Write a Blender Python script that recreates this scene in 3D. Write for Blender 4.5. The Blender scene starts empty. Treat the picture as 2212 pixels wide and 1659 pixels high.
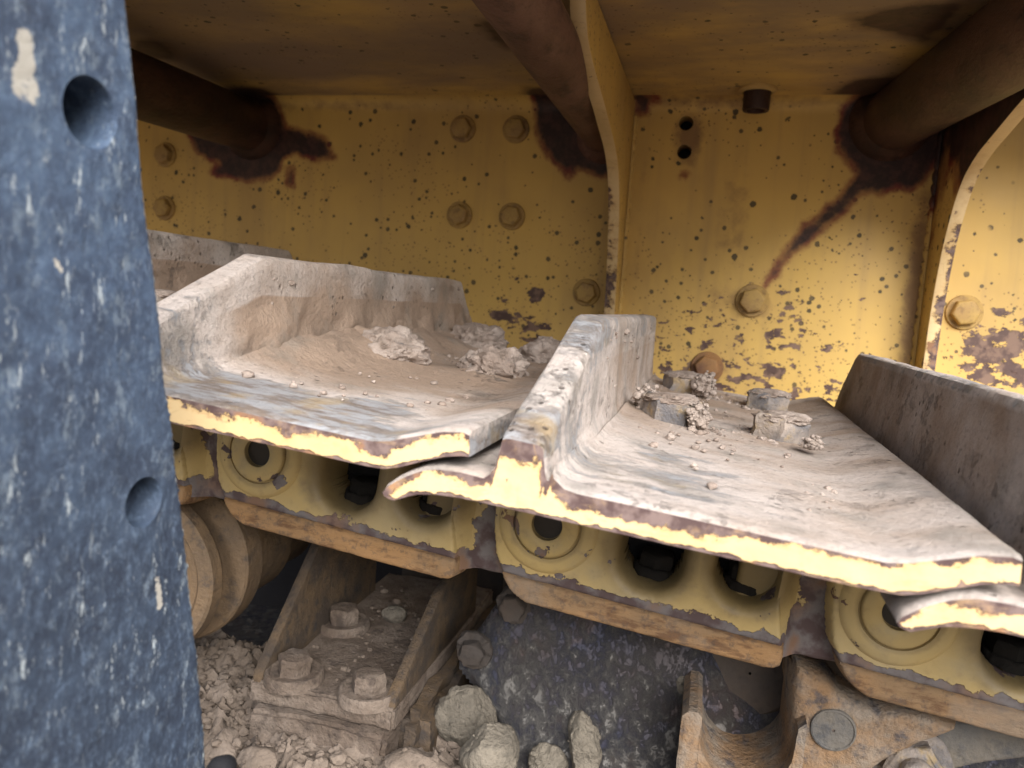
import bpy, bmesh, math, random
from math import sin, cos, pi, radians
from mathutils import Vector, Matrix, noise
random.seed(7)
S = bpy.context.scene
COL = S.collection

# ------------------------------------------------------------------ camera model
FPX = 1679.0
MR = Matrix(((0.965043747340082, -0.09051311640141008, 0.24596329295062822),
             (0.2536335299527069, 0.08607472735951592, -0.9634631149108481),
             (0.06603482568721666, 0.9921685930673725, 0.106023038662213)))
def ray(px, py): return MR @ Vector((px-1106, 829.5-py, -FPX))
def atY(px, py, y): d = ray(px, py); return d*(y/d.y)
def atX(px, py, x): d = ray(px, py); return d*(x/d.x)
def atZ(px, py, z): d = ray(px, py); return d*(z/d.z)
TH = -0.1092
TV = Vector((cos(TH), 0, sin(TH))); HV = Vector((-sin(TH), 0, cos(TH)))
def tr(s, h, y): return TV*s + HV*h + Vector((0, y, 0))
PITCH = 0.2114
def fbm(p, sc, o=4, H=1.0): return noise.fractal(Vector(p)*sc, H, 2.0, o)
def smooth(a, b, x):
    t = max(0, min(1, (x-a)/(b-a))); return t*t*(3-2*t)

# ------------------------------------------------------------------ node helpers
class G:
    def __init__(s, name, disp=False):
        s.m = bpy.data.materials.new(name); s.m.use_nodes = True
        s.t = s.m.node_tree; s.n = s.t.nodes; s.l = s.t.links
        s.b = s.n['Principled BSDF']; s.pos = s.n.new('ShaderNodeNewGeometry').outputs['Position']
    def lk(s, v, inp):
        if isinstance(v, (int, float)): inp.default_value = v
        elif isinstance(v, tuple): inp.default_value = (v+(1,))[:len(inp.default_value)]
        else: s.l.new(v, inp)
    def math(s, op, a, b=0.0, c=0.0, clamp=False):
        n = s.n.new('ShaderNodeMath'); n.operation = op; n.use_clamp = clamp
        s.lk(a, n.inputs[0]); s.lk(b, n.inputs[1]); s.lk(c, n.inputs[2]); return n.outputs[0]
    def add(s, a, b): return s.math('ADD', a, b)
    def mul(s, a, b): return s.math('MULTIPLY', a, b)
    def sub(s, a, b): return s.math('SUBTRACT', a, b)
    def mx(s, a, b): return s.math('MAXIMUM', a, b)
    def mn(s, a, b): return s.math('MINIMUM', a, b)
    def scale(s, v=(1, 1, 1), rot=(0, 0, 0), loc=(0, 0, 0)):
        n = s.n.new('ShaderNodeMapping'); s.l.new(s.pos, n.inputs[0])
        n.inputs['Scale'].default_value = v; n.inputs['Rotation'].default_value = rot; n.inputs['Location'].default_value = loc
        return n.outputs[0]
    def noise(s, sc, det=5, rough=0.55, vec=None, dist=0.0):
        n = s.n.new('ShaderNodeTexNoise'); n.inputs['Scale'].default_value = sc
        n.inputs['Detail'].default_value = det; n.inputs['Roughness'].default_value = rough; n.inputs['Distortion'].default_value = dist
        s.l.new(vec if vec is not None else s.pos, n.inputs['Vector']); return n.outputs[0]
    def voro(s, sc, vec=None, feat='F1', rnd=1.0):
        n = s.n.new('ShaderNodeTexVoronoi'); n.feature = feat; n.inputs['Scale'].default_value = sc
        n.inputs['Randomness'].default_value = rnd
        s.l.new(vec if vec is not None else s.pos, n.inputs['Vector'])
        return n.outputs['Distance'], (n.outputs['Color'] if feat == 'F1' else None)
    def attr(s, name):
        n = s.n.new('ShaderNodeAttribute'); n.attribute_name = name; return n.outputs['Fac']
    def step(s, x, lo, hi):   # smoothstep lo->0 hi->1 (may be inverted)
        n = s.n.new('ShaderNodeMapRange'); n.interpolation_type = 'SMOOTHSTEP'
        s.lk(x, n.inputs[0])
        if lo < hi: a, b, c, d = lo, hi, 0, 1
        else: a, b, c, d = hi, lo, 1, 0
        for i, v in enumerate((a, b, c, d)): n.inputs[i+1].default_value = v
        return n.outputs[0]
    def mix(s, f, a, b):
        n = s.n.new('ShaderNodeMix'); n.data_type = 'RGBA'
        s.lk(f, n.inputs[0])
        for v, i in ((a, 6), (b, 7)):
            if isinstance(v, tuple): n.inputs[i].default_value = v+(1,) if len(v) == 3 else v
            else: s.l.new(v, n.inputs[i])
        return n.outputs[2]
    def fmix(s, f, a, b): return s.add(s.mul(a, s.sub(1.0, f)), s.mul(b, f))
    def sepx(s, sock, k):
        n = s.n.new('ShaderNodeSeparateXYZ'); s.l.new(sock, n.inputs[0]); return n.outputs[k]
    def bump(s, h, dist, strength=1.0, prev=None):
        n = s.n.new('ShaderNodeBump'); n.inputs['Strength'].default_value = strength
        n.inputs['Distance'].default_value = dist; s.lk(h, n.inputs['Height'])
        if prev is not None: s.l.new(prev, n.inputs['Normal'])
        return n.outputs[0]
    def out(s, col, rough=0.6, normal=None, metal=0.0, spec=0.5):
        s.lk(col, s.b.inputs['Base Color']); s.lk(rough, s.b.inputs['Roughness']); s.lk(metal, s.b.inputs['Metallic'])
        s.b.inputs['Specular IOR Level'].default_value = spec
        if normal is not None: s.l.new(normal, s.b.inputs['Normal'])
        return s.m

YEL = (0.56, 0.365, 0.10); YEL2 = (0.44, 0.29, 0.095)
RUST = (0.075, 0.042, 0.035); RUSTG = (0.105, 0.080, 0.082); ORG = (0.30, 0.155, 0.065)
MUD = (0.38, 0.28, 0.21); MUDP = (0.60, 0.53, 0.487); MUDG = (0.23, 0.215, 0.19)

def mat_wall(name='wall_paint', roof=False):
    g = G(name)
    big = g.noise(4, 4); mid = g.noise(22, 5)
    col = g.mix(g.step(big, .35, .7), YEL, YEL2)
    col = g.mix(g.mul(g.step(g.noise(9, 6, .6, g.scale((1, 1, .35) if not roof else (.3, 1, 1))), .45, .8), .55), col, (0.27, 0.165, 0.07))
    streak = g.noise(60, 3, .5, g.scale((1, 1, .06)) if not roof else g.scale((.05, 1, 1)))
    col = g.mix(g.mul(g.step(streak, .5, .8), .35), col, (0.30, 0.20, 0.09))
    smd_shade = g.attr('smudge_shade')
    col = g.mix(g.mul(g.step(g.add(smd_shade, g.mul(g.sub(g.noise(40, 6, .65), .5), .9)), .30, .75), .8), col, (0.16, 0.085, 0.045))  # brown smudges together with painted bolt shadows
    if roof:
        col = g.mix(g.mul(g.step(g.noise(6, 6, .65, g.scale((.5, 1, 1))), .34, .58), .85), col, (0.19, 0.135, 0.09))
        col = g.mix(g.mul(g.step(g.noise(3.2, 3, .5), .42, .6), .55), col, (0.21, 0.15, 0.13))
    wear = g.attr('wear')
    # specks
    d, c = g.voro(62); r = g.sepx(c, 0); dens = g.add(g.mul(wear, 1.1), g.add(g.mul(g.step(g.noise(7, 3), .4, .65), .8), .18))
    vis = g.step(g.sub(dens, g.sepx(c, 1)), -.02, .02)
    sp = g.mul(g.step(g.sub(g.add(g.mul(g.math('POWER', r, 5.0), .20), .045), g.add(d, g.mul(g.sub(g.noise(170, 4), .5), .28))), -.02, .02), vis)
    sp = g.mx(sp, g.step(g.add(g.noise(100, 5, .62), g.mul(dens, .05)), .735, .75))
    d3, c3 = g.voro(105); sp3 = g.mul(g.step(g.sub(g.add(g.mul(g.math('POWER', g.sepx(c3, 0), 5.0), .3), .09), g.add(d3, g.mul(g.sub(g.noise(220, 2), .5), .2))), -.03, .03), g.step(g.sub(g.mul(dens, .6), g.sepx(c3, 1)), -.02, .02))
    d2, c2 = g.voro(150); vis2 = g.step(g.sub(g.mul(dens, .7), g.sepx(c2, 1)), -.02, .02)
    sp2 = g.mul(g.step(g.sub(.20, d2), -.03, .05), vis2)
    col = g.mix(g.mul(sp2, .7), col, (0.16, 0.09, 0.04))
    col = g.mix(g.mul(sp, .9), col, (0.035, 0.030, 0.018))
    col = g.mix(g.mul(sp3, .85), col, (0.05, 0.038, 0.022))
    # chips
    cn = g.noise(58, 6, .62, g.scale((.7, 1, 1.15), (0, .5, 0)))
    chip = g.step(g.sub(cn, g.sub(.775, g.mul(wear, .275))), 0, .012)
    col = g.mix(chip, col, g.mix(g.step(g.noise(90, 3), .4, .6), RUST, (0.17, 0.105, 0.075)))
    # burnt patches from welding: attribute is the distance to the patch outline
    bd = g.add(g.attr('burn'), g.add(g.mul(g.sub(g.noise(45, 5, .6), .5), .022), g.mul(g.sub(g.noise(12, 3), .5), .01)))
    redw = g.step(g.noise(26, 4, .6), .38, .62)
    ra = g.mul(g.step(bd, .0070, -.001), g.add(.62, g.mul(redw, .38))) if not roof else g.mul(g.step(bd, .012, -.002), .5)
    col = g.mix(ra, col, (0.15, 0.026, 0.018) if not roof else (0.07, 0.035, 0.026))
    core = g.mix(g.step(g.noise(60, 7, .7), .42, .62), (0.020, 0.011, 0.011), (0.055, 0.024, 0.020))
    col = g.mix(g.mul(g.step(bd, .0005, -.008), .97 if not roof else .8), col, core)
    bmp = g.bump(g.sub(g.mul(g.noise(120, 3), .3), g.add(chip, sp)), .0008, .7)
    return g.out(col, g.add(.42, g.mul(mid, .25)), bmp, spec=.35)

def mat_edge(name='edge_paint'):
    g = G(name)
    rim = g.attr('rim'); low = g.attr('low')
    col = g.mix(g.step(g.noise(14, 4), .4, .7), (0.56, 0.415, 0.225), (0.47, 0.335, 0.165))
    col = g.mix(g.mul(g.step(g.noise(40, 5), .55, .75), .3), col, (0.52, 0.33, 0.14))
    w = g.add(g.mul(g.step(g.noise(11, 5), .40, .66), .0058), .0008)
    n = g.add(g.mul(g.sub(g.noise(38, 3, .5), .5), .016), g.mul(g.sub(g.noise(120, 10, .8, g.scale((.8, 1, 1))), .5), .020))
    rust = g.step(g.sub(g.add(w, n), rim), -.0002, .0003)
    rust = g.mx(rust, g.step(g.sub(.0011, g.add(low, g.mul(g.sub(g.noise(160, 4), .5), .005))), -.0002, .0002))
    spot = g.step(g.noise(75, 5, .6), .685, .695)
    rust = g.mx(rust, spot)
    halo = g.step(g.sub(g.add(g.add(w, n), .0012), rim), -.0008, .0008)
    rc = g.mix(g.step(g.noise(120, 4), .4, .62), (0.065, 0.038, 0.036), (0.15, 0.105, 0.095))
    rc = g.mix(g.mul(g.step(g.noise(60, 4), .55, .7), .7), rc, (0.24, 0.11, 0.04))
    col = g.mix(g.mul(halo, .4), col, (0.45, 0.25, 0.08))
    col = g.mix(rust, col, rc)
    col = g.mix(g.mul(g.step(g.noise(55, 8, .7), .52, .68), .45), col, (0.42, 0.27, 0.13))
    col = g.mix(g.mul(g.step(g.noise(160, 6, .7, g.scale((.25, 1, 1))), .58, .66), .4), col, (0.30, 0.20, 0.12))
    # hair cracks in the paint
    dist, _ = g.voro(38, g.scale((1, 1, .6), (0, .4, 0)), 'DISTANCE_TO_EDGE')
    col = g.mix(g.mul(g.mul(g.step(dist, .012, .0), g.step(g.noise(17, 3), .5, .62)), .5), col, (0.28, 0.17, 0.07))
    b = g.bump(g.add(g.mul(rust, -1.0), g.mul(g.noise(300, 3), .25)), .0009, .8)
    return g.out(col, g.fmix(rust, .38, .75), b, spec=.4)

def mat_top(name='muddy_steel'):
    g = G(name)
    wet = g.attr('mud')      # 1 = thick mud, 0 = rubbed bare
    n1 = g.noise(13, 6, .6, g.scale((.55, 1, 1))); n2 = g.noise(105, 9, .74, g.scale((.35, 1, .8))); n3 = g.noise(260, 4, .6)
    m = g.mix(g.step(g.add(g.mul(n1, .7), g.mul(wet, .35)), .50, .78), MUDP, MUD)
    m = g.mix(g.mul(g.step(g.noise(24, 5), .5, .72), .6), m, MUDG)
    m = g.mix(g.mul(g.step(n3, .52, .72), .35), m, (0.20, 0.16, 0.13))
    bare = g.mix(g.step(n2, .42, .6), (0.38, 0.385, 0.405), (0.21, 0.165, 0.135))
    bare = g.mix(g.mul(g.step(g.noise(33, 5), .5, .62), .6), bare, (0.42, 0.31, 0.17))
    t = g.add(g.add(g.mul(wet, .9), g.mul(g.sub(n1, .5), .9)), g.mul(g.sub(n2, .5), 1.25))
    cov = g.step(t, .22, .48)
    col = g.mix(cov, bare, m)
    fine = g.mul(g.step(g.noise(150, 5, .7, g.scale((.3, 1, 1))), .56, .68), g.sub(1.0, g.mul(wet, .75)))
    col = g.mix(g.mul(fine, .6), col, (0.16, 0.16, 0.18))
    pit, _ = g.voro(120); pits = g.mul(g.step(pit, .22, .08), g.step(g.noise(21, 3), .52, .62))
    col = g.mix(g.mul(pits, .7), col, (0.12, 0.095, 0.08))
    h = g.add(g.add(g.mul(g.noise(95, 10, .78), 1.3), g.mul(n2, .15)), g.mul(cov, .5))
    dkm = g.mul(g.step(g.noise(42, 10, .8), .555, .60), g.step(g.noise(11, 4), .42, .60))
    col = g.mix(g.mul(dkm, .35), col, (0.17, 0.15, 0.14))
    gr = g.noise(330, 4, .7)
    col = g.mix(g.mul(g.step(gr, .54, .66), .25), col, (0.13, 0.105, 0.09))
    b = g.bump(g.sub(g.add(h, g.add(g.mul(gr, .35), g.mul(dkm, -.4))), g.mul(pits, .8)), .0036, 1.0)
    return g.out(col, g.fmix(cov, .5, .88), b, spec=.3)

def mat_link(name='link_paint'):
    g = G(name)
    hh = g.attr('hh'); ss = g.attr('ss')
    col = g.mix(g.step(g.noise(10, 4), .35, .7), (0.43, 0.315, 0.13), (0.33, 0.265, 0.15))
    col = g.mix(g.mul(g.step(g.noise(30, 5, .6), .5, .72), .6), col, (0.27, 0.23, 0.15))
    col = g.mix(g.mul(g.step(g.noise(120, 5, .6), .52, .75), .35), col, (0.22, 0.15, 0.08))
    edge = g.step(g.sub(g.add(-.1835, g.mul(g.sub(g.noise(75, 5, .6), .5), .018)), hh), -.0003, .0004)
    end = g.step(g.add(ss, g.mul(g.sub(g.noise(38, 5, .6), .5), .07)), .081, .0825)
    spot = g.step(g.noise(48, 5, .6), .635, .645)
    r = g.mx(g.mx(edge, end), spot)
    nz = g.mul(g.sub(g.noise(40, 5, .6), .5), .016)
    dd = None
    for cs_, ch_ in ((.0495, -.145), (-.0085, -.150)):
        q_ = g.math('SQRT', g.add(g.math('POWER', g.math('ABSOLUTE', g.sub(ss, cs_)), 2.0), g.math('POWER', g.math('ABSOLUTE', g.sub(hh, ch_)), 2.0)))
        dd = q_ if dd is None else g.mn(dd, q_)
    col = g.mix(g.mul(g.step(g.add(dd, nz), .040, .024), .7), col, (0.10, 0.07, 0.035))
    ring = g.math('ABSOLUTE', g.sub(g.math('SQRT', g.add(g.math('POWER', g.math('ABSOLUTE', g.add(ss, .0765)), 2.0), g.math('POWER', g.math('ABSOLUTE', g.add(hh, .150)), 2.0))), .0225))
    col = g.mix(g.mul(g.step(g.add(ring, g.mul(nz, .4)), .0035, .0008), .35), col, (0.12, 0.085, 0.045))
    rc = g.mix(g.step(g.noise(70, 4), .4, .6), (0.08, 0.055, 0.055), (0.15, 0.135, 0.135))
    rc = g.mix(g.mul(g.step(g.noise(35, 4), .52, .7), .6), rc, (0.20, 0.09, 0.03))
    col = g.mix(r, col, rc)
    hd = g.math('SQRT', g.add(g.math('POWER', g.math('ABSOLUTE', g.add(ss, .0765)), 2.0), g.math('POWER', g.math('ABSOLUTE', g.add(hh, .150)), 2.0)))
    col = g.mix(g.step(hd, .0103, .0093), col, (0.022, 0.017, 0.013))  # pin hole painted dark, standing in for shade in its shallow bore
    b = g.bump(g.add(g.mul(r, -.8), g.mul(g.noise(160, 4), .5)), .0011, .8)
    return g.out(col, g.fmix(r, .5, .8), b, spec=.3)

def mat_rust(name, a, b_, c, sc=1.0, bumpd=.0015, rough=.85, amt=.55, stretch=(1, 1, 1)):
    g = G(name)
    v = g.scale(stretch)
    col = g.mix(g.step(g.noise(18*sc, 6, .6, v), .36, .66), a, b_)
    col = g.mix(g.mul(g.step(g.noise(50*sc, 6, .65, v), .5, .68), amt), col, c)
    f = g.noise(220*sc, 5, .65, v)
    col = g.mix(g.mul(g.step(f, .5, .75), .35), col, (c[0]*.45, c[1]*.45, c[2]*.45))
    bm = g.bump(g.add(g.noise(60*sc, 6, .65, v), g.mul(f, .5)), bumpd, .9)
    return g.out(col, rough, bm, spec=.25)

def mat_black():
    g = G('worn_blue_black_coating')
    v = g.scale((1, 1, .6)); vs = g.scale((1, 1, .30), (.12, 0, 0))
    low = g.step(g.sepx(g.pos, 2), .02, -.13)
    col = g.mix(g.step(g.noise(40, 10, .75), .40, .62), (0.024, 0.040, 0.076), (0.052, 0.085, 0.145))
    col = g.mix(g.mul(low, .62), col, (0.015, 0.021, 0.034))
    f = g.noise(260, 12, .85, v)
    col = g.mix(g.mul(g.step(f, .48, .64), .5), col, (0.14, 0.20, 0.29))
    m = g.noise(85, 12, .84, v)
    col = g.mix(g.mul(g.step(m, .53, .62), .5), col, (0.20, 0.25, 0.30))
    f2 = g.mul(g.step(g.noise(190, 10, .82, vs), .575, .61), g.step(g.noise(14, 4), .38, .58))
    col = g.mix(g.mul(f2, .85), col, (0.42, 0.47, 0.49))
    col = g.mix(g.mul(g.step(g.noise(120, 12, .84, v), .45, .38), .5), col, (0.012, 0.017, 0.028))
    rm = g.add(g.attr('rimd'), g.mul(g.sub(g.noise(300, 5, .7), .5), .006))
    col = g.mix(g.mul(g.step(rm, .0016, .0004), .8), col, (0.38, 0.39, 0.38))
    sm = g.attr('smear')
    col = g.mix(g.step(g.add(sm, g.mul(g.sub(g.noise(120, 9, .8), .5), 3.6)), .62, .72), col, (0.36, 0.34, 0.30))
    b = g.bump(g.add(g.noise(90, 10, .78), g.mul(f, .4)), .0018, .8)
    return g.out(col, g.add(.5, g.mul(m, .25)), b, spec=.4)

def mat_frame():
    g = G('frame_grime')
    col = g.mix(g.step(g.noise(12, 5, .6), .36, .64), (0.030, 0.033, 0.056), (0.060, 0.052, 0.056))
    col = g.mix(g.mul(g.step(g.noise(26, 6, .65), .50, .66), .7), col, (0.10, 0.070, 0.060))
    low = g.step(g.sepx(g.pos, 2), -.23, -.32)
    sp = g.step(g.add(g.noise(105, 10, .78, g.scale((1, 1, .7)), .25), g.mul(low, .08)), .46, .66)
    col = g.mix(g.mul(sp, .75), col, g.mix(g.noise(60, 5), (0.11, 0.105, 0.10), (0.19, 0.18, 0.16)))
    b = g.bump(g.add(g.mul(sp, .9), g.mul(g.noise(110, 5, .6), .5)), .0045, .9)
    return g.out(col, .66, b, spec=.45)

def mat_rail():
    g = G('rail_rust'); v = g.scale((.3, 1, 1), (0, -TH, 0)); v2 = g.scale((.5, 1, 1))
    col = g.mix(g.step(g.noise(30, 6, .6, v2), .36, .66), (0.33, 0.19, 0.085), (0.24, 0.155, 0.085))
    col = g.mix(g.mul(g.step(g.noise(130, 6, .65, v), .48, .62), .75), col, (0.11, 0.055, 0.03))
    col = g.mix(g.mul(g.step(g.noise(150, 7, .75), .50, .62), .6), col, (0.085, 0.065, 0.055))
    col = g.mix(g.mul(g.step(g.noise(16, 5, .6), .5, .66), .6), col, (0.24, 0.19, 0.145))
    b = g.bump(g.add(g.noise(110, 8, .75, v2), g.noise(90, 6, .6, v)), .0022, .9)
    return g.out(col, .72, b, spec=.3)

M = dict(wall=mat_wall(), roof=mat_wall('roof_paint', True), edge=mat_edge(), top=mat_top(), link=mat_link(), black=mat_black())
M['rail'] = mat_rail()
M['tube'] = mat_rust('tube_rust', (0.030, 0.016, 0.012), (0.065, 0.032, 0.022), (0.018, 0.012, 0.011), 1.1, .0018, .5, .7, (1, .5, 1))
M['tubel'] = mat_rust('tube_rust_pale', (0.085, 0.042, 0.032), (0.14, 0.075, 0.058), (0.035, 0.02, 0.018), 1.1, .0018, .55, .7, (1, .5, 1))
M['dark'] = mat_rust('dark_grime', (0.045, 0.038, 0.034), (0.07, 0.052, 0.04), (0.03, 0.026, 0.024))
M['roller'] = mat_rust('roller_rust', (0.155, 0.11, 0.072), (0.20, 0.135, 0.08), (0.085, 0.068, 0.056), 1.5, .002, .6, .75)
M['bolt'] = mat_rust('bolt_paint', (0.38, 0.25, 0.08), (0.30, 0.19, 0.08), (0.12, 0.07, 0.045), 1.6, .0008, .6)
M['oldbolt'] = mat_rust('bolt_muddy', (0.31, 0.26, 0.22), (0.13, 0.125, 0.13), (0.36, 0.25, 0.09), 2.0, .0028, .85, .5)
M['mud'] = mat_rust('dry_mud', (0.26, 0.205, 0.17), (0.37, 0.31, 0.27), (0.15, 0.115, 0.09), 1.6, .004, .95)
M['earth'] = mat_rust('fallen_earth', (0.135, 0.105, 0.082), (0.20, 0.16, 0.13), (0.08, 0.062, 0.05), 1.1, .004, .95)
M['mudg'] = mat_rust('grey_mud', (0.135, 0.118, 0.095), (0.20, 0.175, 0.14), (0.08, 0.072, 0.06), 1.6, .005, .95)
M['bracket'] = mat_rust('bracket_rust', (0.12, 0.09, 0.07), (0.20, 0.16, 0.13), (0.065, 0.05, 0.042), 1.8, .004, .9, .75)
M['gusset'] = mat_rust('gusset_rust', (0.06, 0.046, 0.036), (0.11, 0.075, 0.045), (0.035, 0.032, 0.032), 1.8, .003, .85, .8)
M['frame'] = mat_frame()
M['cast'] = mat_rust('casting_rust', (0.25, 0.155, 0.085), (0.24, 0.20, 0.16), (0.060, 0.062, 0.075), 1.9, .004, .75, .75)
M['beam'] = mat_rust('beam_grime', (0.11, 0.105, 0.10), (0.16, 0.14, 0.115), (0.06, 0.065, 0.075), 1.2, .0025, .7, .7)
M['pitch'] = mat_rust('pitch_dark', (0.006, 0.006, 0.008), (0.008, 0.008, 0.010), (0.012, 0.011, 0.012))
M['soil'] = mat_rust('soil', (0.13, 0.10, 0.075), (0.17, 0.135, 0.10), (0.08, 0.065, 0.05), .3, .02, .95)
M['nut'] = mat_rust('nut_shade', (0.010, 0.009, 0.008), (0.016, 0.013, 0.011), (0.01, 0.01, 0.01), 1.2, .0015, .95)  # near-black: shade of the link notches put into the nut colour
M['boltr'] = mat_rust('bolt_rust', (0.25, 0.13, 0.05), (0.16, 0.085, 0.05), (0.09, 0.05, 0.04), 1.6, .0008, .6)
M['tan'] = mat_rust('straw', (0.5, 0.42, 0.27), (0.42, 0.34, 0.2), (0.3, 0.23, 0.13), 1, .0005)

# ------------------------------------------------------------------ object helpers
def tag(o, label=None, cat=None, group=None, kind=None):
    if label: o['label'] = label
    if cat: o['category'] = cat
    if group: o['group'] = group
    if kind: o['kind'] = kind
    return o
def thing(name, loc, label, cat, group=None):
    o = bpy.data.objects.new(name, None); COL.objects.link(o); o.location = loc
    o.empty_display_size = .05
    return tag(o, label, cat, group)
def wloc(p):
    v = Vector((0, 0, 0))
    while p: v += p.location; p = p.parent
    return v
def link(name, bm, mats, parent=None, sm=True, loc=None, attrs=None):
    me = bpy.data.meshes.new(name)
    off = wloc(parent) if parent else (loc or Vector((0, 0, 0)))
    off = Vector(off)
    cs = [v.co.copy() for v in bm.verts]
    for v in bm.verts: v.co = v.co-off
    bmesh.ops.recalc_face_normals(bm, faces=bm.faces)
    bm.to_mesh(me); bm.free()
    for m in (mats if isinstance(mats, (list, tuple)) else [mats]): me.materials.append(M[m])
    if sm:
        for p in me.polygons: p.use_smooth = True
        me.set_sharp_from_angle(angle=radians(sm if not isinstance(sm, bool) else 42))
    if attrs:
        for k, fn in attrs.items():
            a = me.attributes.new(k, 'FLOAT', 'POINT')
            a.data.foreach_set('value', [float(fn(c)) for c in cs])
    o = bpy.data.objects.new(name, me); COL.objects.link(o)
    if parent: o.parent = parent
    else: o.location = off
    return o
def loftgrid(bm, P, mat=0):
    """P[i][j] points -> quads; returns verts"""
    V = [[bm.verts.new(p) for p in row] for row in P]
    for i in range(len(V)-1):
        for j in range(len(V[0])-1):
            f = bm.faces.new((V[i][j], V[i+1][j], V[i+1][j+1], V[i][j+1])); f.material_index = mat
    return V
def prism(pts, vec, bev=0.0, seg=2, bm=None):
    """closed planar polygon extruded by vec, front rim bevelled"""
    own = bm or bmesh.new()
    vs = [own.verts.new(p) for p in pts]; f = own.faces.new(vs)
    r = bmesh.ops.extrude_face_region(own, geom=[f])
    nv = [e for e in r['geom'] if isinstance(e, bmesh.types.BMVert)]
    bmesh.ops.translate(own, verts=nv, vec=Vector(vec))
    if bev:
        fs = set(vs) | set(nv)
        ed = [e for e in own.edges if e.verts[0] in fs and e.verts[1] in fs]
        bmesh.ops.bevel(own, geom=ed, offset=bev, segments=seg, affect='EDGES', profile=.5, clamp_overlap=True)
    return own
def axes(ax):
    z = Vector(ax).normalized(); x = z.orthogonal().normalized(); return x, z.cross(x), z
def lathe(c, ax, prof, n=48, bm=None, cap0=False, cap1=False, rot=0):
    """prof = [(radius, along)]"""
    own = bm or bmesh.new(); x, y, z = axes(ax); c = Vector(c)
    rows = []
    for r, a in prof:
        rows.append([own.verts.new(c+z*a+(x*cos(rot+2*pi*k/n)+y*sin(rot+2*pi*k/n))*r) for k in range(n)])
    for i in range(len(rows)-1):
        for k in range(n):
            own.faces.new((rows[i][k], rows[i][(k+1) % n], rows[i+1][(k+1) % n], rows[i+1][k]))
    if cap0: own.faces.new(rows[0])
    if cap1: own.faces.new(rows[-1])
    return own
def hexbolt(c, ax, r, hgt, rot=0.2, washer=1.25, wt=.003, bm=None, rough=0.0):
    own = bm or bmesh.new()
    if washer: lathe(c, ax, [(0.001, wt), (r*washer, wt), (r*washer+.0008, wt-.001), (r*washer+.001, -.002)], 36, own)
    lathe(c, ax, [(r*.98, 0), (r, hgt*.15), (r, hgt*.82), (r*.9, hgt*.97), (r*.80, hgt)], 6, own, cap1=True, rot=rot)
    if rough:
        rough *= 1.7
        bmesh.ops.bevel(own, geom=[e for e in own.edges if len(e.link_faces) == 2 and e.calc_face_angle(0) > .4], offset=r*.09, segments=2, affect='EDGES', clamp_overlap=True)
        bmesh.ops.subdivide_edges(own, edges=own.edges[:], cuts=2, use_grid_fill=True)
        for v in own.verts: v.co += Vector((fbm(v.co, 130, 3), fbm(v.co+Vector((5, 0, 0)), 130, 3), fbm(v.co+Vector((0, 7, 0)), 130, 3)))*rough
    return own
def blob(c, size, seed, sub=4, amp=.25, sc=2.0, flat=None, bm=None, ang=0.0):
    own = bm or bmesh.new()
    r = bmesh.ops.create_icosphere(own, subdivisions=sub, radius=1.0)
    o = Vector((seed*3.1, seed*1.7, seed*5.3)); c = Vector(c); rr = random.Random(seed*13+1)
    pl = []
    for _ in range(9):
        a = Vector((rr.gauss(0, 1), rr.gauss(0, 1), rr.gauss(0, 1))).normalized(); pl.append((a, rr.uniform(.72, 1.0)))
    for v in r['verts']:
        n = v.co.normalized()
        acc = 0.0
        for a, h in pl:
            k = n.dot(a)/h
            if k > .3: acc += k**24
        dp = 1/max(.6, acc**(1/24)) if acc > 0 else 1.1
        dp = min(dp, 1.25)
        f = min(1.0, ang*2)
        d = 1*(1-f)+dp*f
        d += amp*.22*fbm(n+o, 1.6, 6, .9)+.035*fbm(n+o, 7, 4, .7)+.02*fbm(n+o, 22, 2, .8)
        p = n*d
        v.co = c+Vector((p.x*size[0], p.y*size[1], p.z*size[2]))
    return own
def poly_sd(pt, poly):
    x, y = pt; inside = False; d = 1e9; n = len(poly)
    for i in range(n):
        x1, y1 = poly[i]; x2, y2 = poly[(i+1) % n]
        if (y1 > y) != (y2 > y) and x < (x2-x1)*(y-y1)/(y2-y1)+x1: inside = not inside
        dx, dy = x2-x1, y2-y1; t = max(0, min(1, ((x-x1)*dx+(y-y1)*dy)/(dx*dx+dy*dy+1e-12)))
        d = min(d, math.hypot(x-x1-t*dx, y-y1-t*dy))
    return -d if inside else d
def resample(pts, step):
    out = []
    for a, b in zip(pts, pts[1:]):
        L = math.hypot(b[0]-a[0], b[1]-a[1]); n = max(1, int(math.ceil(L/step)))
        for k in range(n): out.append((a[0]+(b[0]-a[0])*k/n, a[1]+(b[1]-a[1])*k/n))
    out.append(pts[-1]); return out
def chaikin(pts, it=2):
    for _ in range(it):
        o = [pts[0]]
        for a, b in zip(pts, pts[1:]):
            o.append((a[0]*.75+b[0]*.25, a[1]*.75+b[1]*.25)); o.append((a[0]*.25+b[0]*.75, a[1]*.25+b[1]*.75))
        o.append(pts[-1]); pts = o
    return pts

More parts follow.
